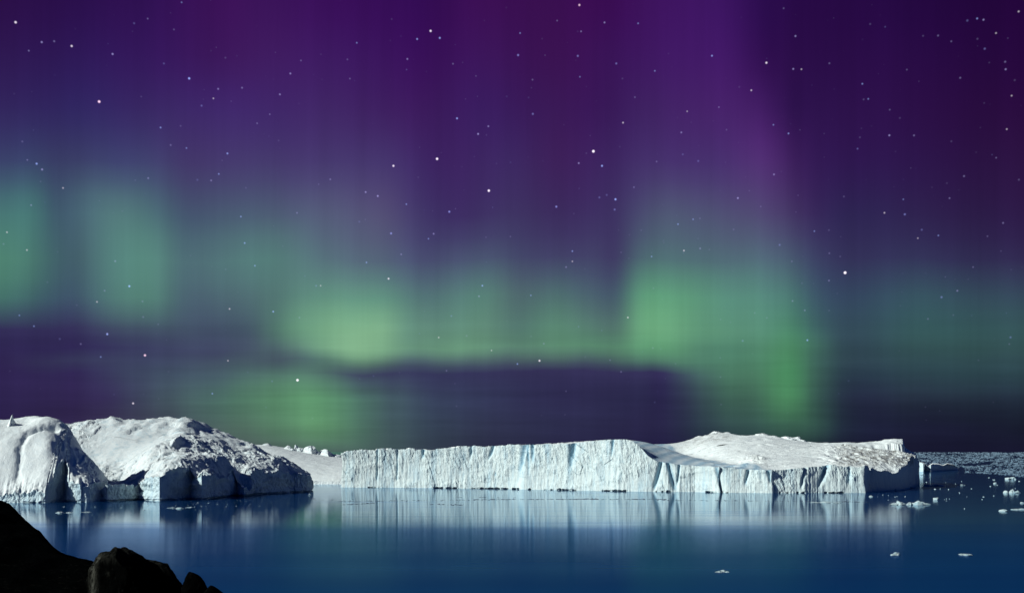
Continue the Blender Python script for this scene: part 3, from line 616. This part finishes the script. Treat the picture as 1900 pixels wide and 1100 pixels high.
floe('ice_floe', 'tiny ice bit before the dark corner of the flat topped iceberg', [(1616,921,8,3)], 17.)
floe('ice_floe', 'thin pale ice streak before the right half of the flat topped cliff', [(1510,932,20,2),(1530,932,22,3),(1552,933,18,2)], 18.)
# ------------------------------------------------------------------ brash ice nobody could count
def brash(name, bits, mat, seed, loc):
    rs = np.random.RandomState(seed); Vs = []; Fs = []; off = 0; K = 7
    ang = np.arange(K) * 2 * np.pi / K
    for (x, y, w, dp, h) in bits:
        r = 1 + .3 * rs.randn(K).clip(-1.2, 1.2)
        ring = np.stack([x + np.cos(ang) * r * w / 2, y + np.sin(ang) * r * dp / 2, np.full(K, -.3)], 1)
        r2 = r * (.45 + .3 * rs.rand(K))
        ring2 = np.stack([x + np.cos(ang) * r2 * w / 2, y + np.sin(ang) * r2 * dp / 2, h * (.5 + .7 * rs.rand(K))], 1)
        ctr = np.array([[x, y, h * (.6 + .5 * rs.rand())]])
        Vs.append(np.concatenate([ring, ring2, ctr]))
        for k in range(K):
            j = (k + 1) % K
            Fs += [(off + k, off + j, off + K + j), (off + k, off + K + j, off + K + k), (off + K + k, off + K + j, off + 2 * K)]
        off += 2 * K + 1
    o = link_mesh(name, np.concatenate(Vs), np.array(Fs), mat, None, False, loc)
    return tag(o, kind='stuff')
rs = np.random.RandomState(3); bits = []
for k in range(24000):
    py = 839.2 + 45 * rs.rand() ** 1.25; px = 1480 + 900 * rs.rand()
    if px < 1790 and 866 < py < 880 and px > 1680: continue
    lim = 883 + 6 * math.sin(px / 60.) 
    if py > lim: continue
    n = float(pn(px / 60., py / 6.)); 
    if n < -.75 + .6 * rs.rand() + .35 * sst(py, 846, 866) * (py < 872): continue
    d = H * F / (py - 838); s = d / F; w = (1.2 + 6 * rs.rand() ** 4) * s
    bits.append(((px - 950) / F * d, d, w, w * (1. + 1.5 * rs.rand()), s * (.15 + .8 * rs.rand() ** 2.5)))
o = brash('brash_ice', bits, M_BRASH, 1, (700, 2200, 0)); tag(o, 'wide field of grey broken sea ice reaching to the horizon at the right', 'brash ice')
bits = []
for (a, b, ya, yb_, n) in ((1700, 1760, 902, 908, 12), (1700, 1900, 885, 925, 26), (1610, 1700, 918, 928, 8), (1740, 1840, 925, 945, 5)):
    for k in range(n):
        px = a + (b - a) * rs.rand(); py = ya + (yb_ - ya) * rs.rand(); d = H * F / (py - 838); s = d / F; w = (1 + 3 * rs.rand() ** 2) * s
        bits.append(((px - 950) / F * d, d, w, w * 1.6, s * (.3 + .9 * rs.rand())))
o = brash('scattered_ice', bits, M_FLOE, 4, (450, 1200, 0)); tag(o, 'scattered crumbs of ice on the water at the right', 'brash ice')
bits = []
for k in range(90):
    px = 60 + 480 * rs.rand(); ybs = np.interp(px, [0, 200, 300, 450, 560], [937, 936, 933, 924, 920]); py = ybs + 3 + 16 * rs.rand() ** 1.5; d = H * F / (py - 838); s = d / F
    w = (1 + 4 * rs.rand() ** 3) * s; bits.append(((px - 950) / F * d, d, w, w * 1.5, s * (.2 + .5 * rs.rand())))
o = brash('ice_crumbs', bits, M_FLOE, 2, (-300, 900, 0)); tag(o, 'sprinkle of ice crumbs on the still water below the left icebergs', 'brash ice')
bits = []
def line(p0, p1, y0, y1, n, wob):
    for k in range(n):
        t = rs.rand(); px = p0 + (p1 - p0) * t; py = y0 + (y1 - y0) * t + wob * rs.randn(); d = H * F / (py - 838); s = d / F
        w = (2 + 7 * rs.rand() ** 2) * s; bits.append(((px - 950) / F * d, d, w, w * .9, s * (.12 + .4 * rs.rand() ** 2)))
line(880, 1108, 926.5, 925.5, 170, .35); line(1060, 1106, 925.5, 925, 50, .4); line(1100, 1240, 926, 925.5, 80, .3); line(620, 880, 930, 927, 80, .6)
line(636, 700, 936, 932.5, 50, .4); line(800, 860, 935, 936, 30, .8); line(1220, 1620, 927, 931, 120, .5); line(570, 660, 925, 928, 16, 2.); line(840, 960, 922, 923, 16, .3)
o = brash('slush_line', bits, M_DARKICE, 3, (50, 960, 0)); tag(o, 'thin dark lines of slush drifting on the mirror in front of the flat topped cliff', 'slush')

# ------------------------------------------------------------------ rocky shore under the camera
gp = []
for x, y, z in [W3(-60,918,36),W3(0,929,32),W3(22,936,31),W3(45,958,29.5),W3(72,983,28.5),W3(95,1012,27.5),W3(104,1022,27),W3(140,1031,26.5),W3(168,1040,26),W3(250,1075,25),W3(350,1100,24),W3(430,1122,23.5),W3(600,1180,22),W3(950,1220,21),W3(1500,1260,20)]: gp.append((x, y, z))
gp += [(0,0,38.3),(-5,3,38.6),(5,3,38.0),(0,-12,39.5),(-12,0,39.5),(12,0,37.5),(-20,20,38.8),(-9,22,36.9),(-11.5,24,37.3),(-8,14,38.0),(-4,18,37.3),(-25,35,38.6),(0,12,37.3),(8,12,36.8),(18,10,35.5),(25,-10,37),(-20,-20,42),(-30,0,42),
       (-40,50,33),(-20,44,34),(-8,38,33),(0,40,32),(15,35,31),(30,25,31),(-60,70,24),(-20,80,22),(20,75,20),(60,50,22),(-80,30,36),(60,-30,30),(0,-50,44),(-60,-50,52)]
tps_g = TPS(gp, raw=True, reg=1e-3)
def ground_z(x, y):
    r = np.hypot(x, y)
    near = tps_g(x, y); far = 20 - .17 * (r - 80) + 0 * x
    back = np.clip((-y) * .25, 0, 60) + np.clip(-x - 60, 0, 300) * .0
    k = sst(r, 55, 95)
    z = near * (1 - k) + (far + back) * k
    # the crest of the outcrop, rolling off on both sides
    ys_ = np.maximum(y, 4.); px = 950 + x / ys_ * F
    d0 = np.interp(px, [-200, 0, 100, 170, 430, 900], [34, 31, 27, 26, 24, 21])
    sil = np.interp(px, [-400, -60, 0, 20, 45, 72, 95, 110, 140, 168, 250, 350, 420, 600, 1000], [900, 920, 931, 938, 960, 985, 1012, 1026, 1033, 1040, 1062, 1090, 1112, 1170, 1240])
    lim = H - (sil + 7 - 838) / F * ys_ - .012 * (y - d0) ** 2 / (1 + .02 * np.abs(y - d0))
    z = np.where(y > 4, z + (np.minimum(z, lim) - z) * sst(y, 4, 12), z)
    n = .20 * fbm(x / 2.2, y / 2.2, 1., o=6, gain=.6) + .12 * fbm(x / 1.3, y / 1.3, 5., o=4, ridge=True) + .10 * (worley(x / .9, y / .9)[2] - .5)
    z = z + n * (1 + 2 * k) 
    return np.maximum(z, -6)
def spaced(a, b, fine0, fine1, st, co_):
    return np.unique(np.concatenate([np.arange(a, fine0, co_), np.arange(fine0, fine1, st), np.arange(fine1, b, co_)]))
xs = spaced(-420, 420, -26, 8, .14, 5.); ysn = spaced(-200, 260, 8, 40, .14, 4.)
gx, gy = np.meshgrid(xs, ysn); V = np.stack([gx, gy, ground_z(gx, gy)], -1).reshape(-1, 3)
nx, ny = len(xs), len(ysn); ii, jj = np.meshgrid(np.arange(nx - 1), np.arange(ny - 1)); b = (jj * nx + ii).ravel()
g = link_mesh('rocky_shore', V, np.stack([b, b + 1, b + nx + 1, b + nx], 1), M_ROCK); tag(g, kind='structure')
def boulder(label, px, py, d, wpx, hpx, seed, tilt=0., sub=6, deep=1.0, shape=None):
    x, y, z = W3(px, py, d); s = d / F
    V, f = lump(0, 0, 0, wpx * s, wpx * s * deep, hpx * s, seed, sub, .28, .85)
    if shape is not None: V = shape(V, wpx * s, hpx * s)
    c, sn = math.cos(tilt), math.sin(tilt)
    V = np.stack([V[:, 0] * c + V[:, 2] * sn, V[:, 1], -V[:, 0] * sn + V[:, 2] * c], 1)
    n = fbm(V[:, 0] * 3 + seed, V[:, 1] * 3, V[:, 2] * 3, o=4); V[:, 2] -= (.42 if wpx > 100 else .22) * V[:, 0] * (V[:, 2] > -hpx * s * .3); r_ = fbm(V[:, 0] * 1.7 + seed, V[:, 1] * 1.7, V[:, 2] * 1.7 + 4, o=5, ridge=True); V = V + V / (np.linalg.norm(V, axis=1)[:, None] + 1e-6) * (n * .07 + r_ * .10)[:, None] * min(1., wpx / 110.)
    w_ = wpx * s; li = np.exp(-((V[:, 0] + .30 * w_ + .10 * (V[:, 2] - .5 * hpx * s)) / (.055 * w_)) ** 2) * (wpx > 120) * (V[:, 1] < 0) + .22 * (wpx > 120) * sst(V[:, 2], hpx * s * .72, hpx * s * .95)
    V = V + np.array([x, y, z])
    o = link_mesh('boulder', V, f, M_BOULDER, None, True, (x, y, z - hpx * s), {'lichen': li}); return tag(o, label, 'boulder', 'dark boulders on the shore in the lower left corner')
def blunt(V, w, h):
    V = V.copy(); lim = -w * .36
    V[:, 0] = np.where(V[:, 0] < lim, lim + (V[:, 0] - lim) * .2, V[:, 0]); return V
boulder('large dark boulder with a pale lichen streak, blunt end to the left', 236, 1098, 22.4, 148, 74, 4.2, .05, shape=blunt)
boulder('low rounded dark rock leaning on the right side of the large boulder', 300, 1100, 23.4, 124, 52, 7.1, .1)
boulder('small round dark rock right of the large boulder', 363, 1100, 22, 46, 34, 9.4, .1, 5)
boulder('lowest dark rock at the bottom edge, rightmost of the row', 394, 1112, 21.8, 42, 23, 12.4, .1, 5)
